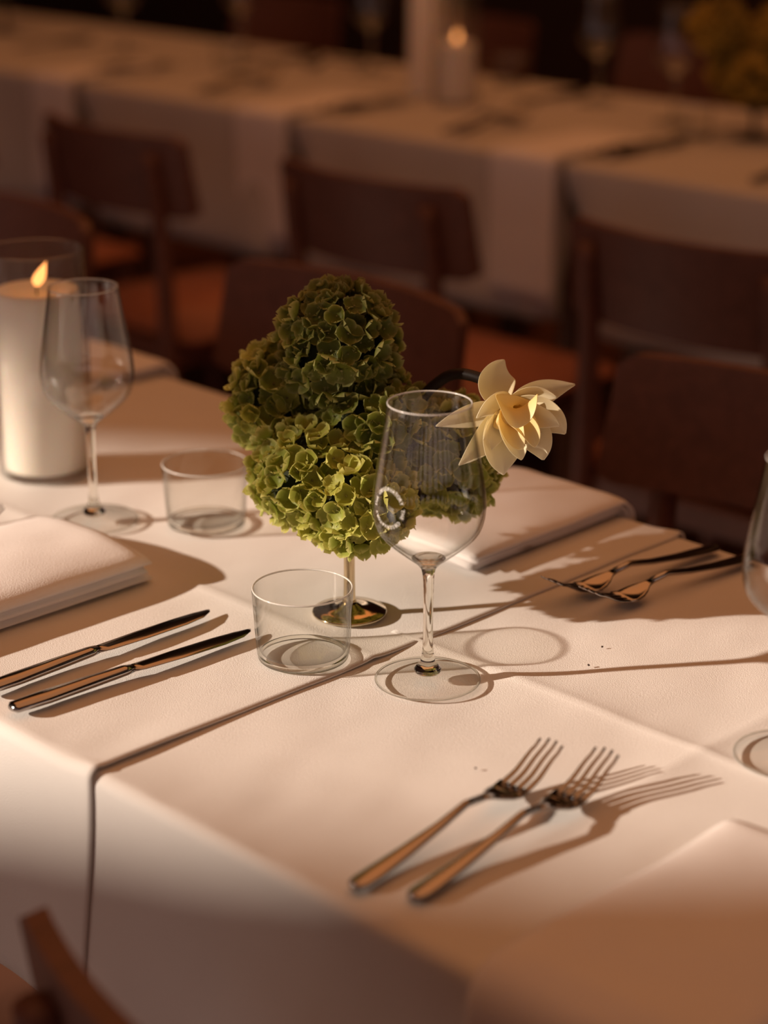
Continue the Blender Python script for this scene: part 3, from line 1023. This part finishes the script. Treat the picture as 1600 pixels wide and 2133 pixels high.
def petal_mesh(name, base, ctrl, tip, width, cupdir, cup, m, parent, nu=14, nv=9, pw=0.75, blunt=0.0):
    """pointed spoon-shaped petal along a quadratic curve"""
    B, C, T = Vector(base), Vector(ctrl), Vector(tip)
    v, f, rim = [], [], []
    for i in range(nu + 1):
        t = i / nu
        p = B * (1 - t) ** 2 + C * 2 * t * (1 - t) + T * t * t
        tg = ((C - B) * (1 - t) + (T - C) * t).normalized()
        up = (cupdir - tg * cupdir.dot(tg)).normalized()
        sd_ = tg.cross(up)
        w_ = width * 0.5 * (math.sin(PI * (0.10 + 0.90 * t ** 0.85)) ** pw if t < 1 else 0.0)
        w_ = max(w_, width * 0.02)
        for j in range(nv):
            q = j / (nv - 1) * 2 - 1
            lift = cup * w_ * q * q + 0.05 * width * noise.noise(Vector((t * 2.5, q * 1.5, width * 300)))
            v.append(p + sd_ * (w_ * q * (1 - 0.12 * cup * q * q)) + up * lift)
            rim.append(min(1, 0.25 + 0.75 * t))
    for i in range(nu):
        for j in range(nv - 1):
            a = i * nv + j
            f.append((a, a + nv, a + nv + 1, a + 1))
    me = bpy.data.meshes.new(name)
    me.from_pydata([tuple(p) for p in v], [], f)
    a_ = me.attributes.new('rim', 'FLOAT', 'POINT'); a_.data.foreach_set('value', rim)
    me.update()
    o = link(name, me, m, parent)
    s = o.modifiers.new('thickness', 'SOLIDIFY'); s.thickness = 0.0007; s.offset = 0
    sb = o.modifiers.new('smooth', 'SUBSURF'); sb.levels = 1; sb.render_levels = 1
    return o

LC = Vector((-1.036, 1.172, 0.931))
lot = thing('lotus_flower', 'cream lotus flower on an arching dark stem, right of the green bouquet', 'flower', LC, 0)
UPV = Vector((-0.24, 0.24, 0.941)); TWD = Vector((0.665, -0.665, 0.339))   # flower's own frame
K = 1 / 2640
def L(x, y, z):   # right, up, toward the open side, in picture-size units
    return (RIGHT * x + UPV * y + TWD * z) * K
AX = (RIGHT * 0.20 + UPV * -0.35 + TWD * 0.9).normalized()
pet = [  # base, control, tip, width, cup, yellow
    ((-8, 2, -12), (-38, 70, -22), (-2, 96, -4), 66, 0.35, 0, 0.6),
    ((8, 2, -14), (70, 40, -30), (147, 46, -22), 52, 0.45, 0, 0.7),
    ((-10, -4, -12), (-70, -10, -26), (-146, -42, -16), 46, 0.45, 0, 0.7),
    ((-8, -10, -4), (-40, -70, 14), (-99, -124, 6), 50, 0.4, 0, 0.7),
    ((0, -12, 4), (-20, -90, 44), (-6, -144, 18), 76, 0.4, 0, 0.7),
    ((6, -10, 4), (70, -60, 44), (76, -114, 22), 64, 0.4, 0, 0.62),
    ((8, -4, 2), (90, -10, 40), (122, -60, 22), 66, 0.45, 0, 0.66),
    ((6, 4, 10), (55, 32, 44), (104, 14, 40), 40, 0.5, 0, 0.7),
    ((-6, 6, 10), (-18, 18, 50), (-64, -28, 46), 44, 0.5, 0, 0.7),
    ((8, -6, 12), (64, -18, 64), (108, -44, 44), 44, 0.5, 0, 0.62),
    ((2, -12, 10), (14, -70, 66), (30, -114, 44), 50, 0.5, 0, 0.6),
    ((-2, -10, 8), (-36, -60, 56), (-40, -98, 36), 42, 0.45, 0, 0.65),
    ((0, -8, 14), (2, -60, 84), (32, -92, 58), 44, 0.7, 1, 0.6),
    ((4, -8, 14), (48, -40, 84), (56, -88, 56), 42, 0.7, 1, 0.6),
    ((2, 0, 18), (16, 0, 100), (18, -50, 86), 78, 0.75, 1, 0.5)]
for (b, c_, t_, wd, cp, yl, pw) in pet:
    petal_mesh('petal', L(*b), L(*c_), L(*t_), wd * 1.30 * K, AX, cp, M['lotusin'] if yl else M['lotus'], lot, pw=pw + (0.2 if not yl else 0.05))
bm = bmesh.new(); bmesh.ops.create_icosphere(bm, subdivisions=2, radius=0.0062)
for v in bm.verts:
    v.co += L(-1, 1, -9)
from_bm('receptacle', bm, M['stamen_base'], lot, True)
for k in range(9):
    a = k * 2.4
    p0 = L(6 + 5 * math.cos(a), -20 + 5 * math.sin(a), 16); p1 = L(22 + 9 * math.cos(a), -58 + 9 * math.sin(a), 46); p2 = L(30 + 5 * math.cos(a), -78 + 6 * math.sin(a), 58)
    v, f = tube([p0, p1, p2], [0.0012, 0.0013, 0.0007], 6)
    o = from_data('stamen', v, f, M['stamen'], lot)
    o['label'] = 'orange stamen'
sp = spline([Vector((-1.128, 1.150, 0.862)) - LC, Vector((-1.122, 1.163, 0.915)) - LC, Vector((-1.106, 1.169, 0.937)) - LC, Vector((-1.088, 1.173, 0.9465)) - LC, Vector((-1.064, 1.177, 0.9455)) - LC, Vector((-1.051, 1.184, 0.9375)) - LC, L(-17, 2, -36)], 6)
v, f = tube(sp, 0.0046, 14)
o = from_data('stem', v, f, M['lotusstem'], lot)
o['label'] = 'dark arching stem'

# yellow flowers in a dark vase on the shaded table
YX, YY = -2.255, 3.235
yv = make_vase(M['darkvase'], 0.05, 0.036)
yv['label'] = 'dark footed vase under the yellow flowers on the shaded table'
yv.location = (YX, YY, TZ + 0.001)
yh = [((YX - 0.055, YY - 0.05, 0.955), (0.055, 0.055, 0.05)), ((YX + 0.045, YY + 0.03, 0.945), (0.06, 0.06, 0.055)), ((YX - 0.01, YY, 0.872), (0.085, 0.085, 0.055))]
yl = ['golden hydrangea head at the top of the distant vase', 'golden hydrangea head at the right of the distant vase', 'low golden hydrangea head of the distant vase']
for i, (c, R) in enumerate(yh):
    bloom(yl[i], c, R, [h for j, h in enumerate(yh) if j != i], GOLD, 0.021, 40 + i, (YX, YY, 0.83), group='golden hydrangea heads in the distant vase')

# green flowers far off at the top left
gv = make_vase(M['darkvase'], 0.06, 0.036)
gv['label'] = 'dark footed vase under the green flowers at the top left'
gv.location = (-4.63, 3.22, TZ + 0.001)
GREEN = [floret_mesh(500 + i, M['hyd'], 0.0150) for i in range(3)]
bloom('dark green hydrangea head in the far vase at the top left', (-4.63, 3.22, 0.925), (0.085, 0.085, 0.07), [], GREEN, 0.022, 77, (-4.63, 3.22, 0.84))

# crumbs on the cloth
for i, (x, y) in enumerate(((-0.938, 1.182), (-0.923, 1.147), (-0.866, 0.956))):
    bm = bmesh.new(); bmesh.ops.create_icosphere(bm, subdivisions=1, radius=0.0010)
    for v in bm.verts:
        v.co *= 0.8 + 0.5 * random.random()
    o = from_bm('crumb', bm, M['crumb'])
    o.location = (x, y, TZ + 0.0012)
    tag(o, ['dark crumb on the long glass shadow at the right', 'dark crumb just below the long glass shadow', 'dark crumb on the cloth above the forks'][i], 'crumb')

# ------------------------------------------------------------------ chairs (sitter faces +y)
def make_chair():
    t = thing('dining_chair', 'chair', 'chair', (0, 0, 0), 0)
    # backrest: a wide curved panel
    v, f = [], []
    nx, nz, th = 24, 8, 0.016
    def pt(q, r, side):
        x = 0.207 * q * (1.0 + 0.03 * (1 - r))
        z = 0.660 + 0.145 * r
        if abs(q) > 0.93:
            kk = (abs(q) - 0.93) / 0.07
            z = 0.7325 + (z - 0.7325) * (1 - 0.16 * kk * kk)
        y = -0.225 + 0.050 * q * q - 0.022 * (r - 0.3) + side * th / 2
        return (x, y, z)
    for side in (1, -1):
        for i in range(nx + 1):
            for j in range(nz + 1):
                v.append(pt(i / nx * 2 - 1, j / nz, side))
    m = (nx + 1) * (nz + 1)
    for i in range(nx):
        for j in range(nz):
            a = i * (nz + 1) + j
            f.append((a, a + 1, a + nz + 2, a + nz + 1))
            f.append((m + a, m + a + nz + 1, m + a + nz + 2, m + a + 1))
    for i in range(nx):
        for j in (0, nz):
            a = i * (nz + 1) + j
            f.append((a, a + nz + 1, m + a + nz + 1, m + a))
    for j in range(nz):
        for i in (0, nx):
            a = i * (nz + 1) + j
            f.append((a, a + 1, m + a + 1, m + a))
    bm = bmesh.new()
    vv = [bm.verts.new(p) for p in v]
    for q in f:
        bm.faces.new([vv[k] for k in q])
    from_bm('backrest', bm, M['wood'], t, False)
    for sx in (-1, 1):
        v, f = tube(spline([Vector((sx * 0.185, -0.235, 0)), Vector((sx * 0.172, -0.214, 0.25)), Vector((sx * 0.162, -0.206, 0.45)), Vector((sx * 0.156, -0.2095, 0.64)), Vector((sx * 0.152, -0.2280, 0.775))], 5), [0.013 + 0.004 * math.sin(PI * k / 20) for k in range(21)], 12)
        from_data('rear_leg', v, f, M['wood'], t)
        v, f = tube(spline([Vector((sx * 0.195, 0.185, 0)), Vector((sx * 0.185, 0.175, 0.25)), Vector((sx * 0.175, 0.165, 0.43))], 5), [0.012 + 0.004 * k / 10 for k in range(11)], 12)
        from_data('front_leg', v, f, M['wood'], t)
        bm = bmesh.new(); box(bm, (sx * 0.165 - 0.011, -0.20, 0.385), (sx * 0.165 + 0.011, 0.165, 0.425), 0.003)
        from_bm('side_rail', bm, M['wood'], t)
    for y in (-0.190, 0.160):
        bm = bmesh.new(); box(bm, (-0.155, y - 0.011, 0.385), (0.155, y + 0.011, 0.425), 0.003)
        from_bm('cross_rail', bm, M['wood'], t)
    bm = bmesh.new(); box(bm, (-0.205, -0.188, 0.425), (0.205, 0.205, 0.452), 0.011)
    from_bm('seat', bm, M['seat'], t, True)
    return t
ch = make_chair()
ch['label'] = 'middle dark wooden chair at the shaded table, its curved back towards us'
ch['group'] = 'dining chairs'
ch.location = (-2.312, 2.475, 0)
dup(ch, 'right dark wooden chair at the shaded table, cut off by the picture edge', (-1.675, 2.455, 0), 0.03)
dup(ch, 'left dark wooden chair at the shaded table, above the pillar candle', (-2.968, 2.475, 0), -0.03)
dup(ch, 'chair at the far left of the shaded table, mostly out of view', (-3.60, 2.475, 0))
dup(ch, 'dark chair facing us across the sunlit table, at the right edge', (-1.15, 1.535, 0), PI)
dup(ch, 'dark chair facing us across the sunlit table, behind the green bouquet', (-1.80, 1.535, 0), PI)
dup(ch, 'dark chair facing us across the sunlit table, behind the pillar candle', (-2.52, 1.535, 0), PI)
dup(ch, 'blurred chair back in the bottom left corner, pushed up to the sunlit table', (-0.66, 0.773, 0), 0)
for i, x in enumerate((-2.27, -2.97, -3.67, -4.37)):
    dup(ch, ['dark chair behind the yellow flowers on the far side', 'dark chair on the far side behind the distant candles', 'dark chair on the far side, left of the distant candles', 'dark chair on the far side at the top left'][i], (x, 3.80, 0), PI)
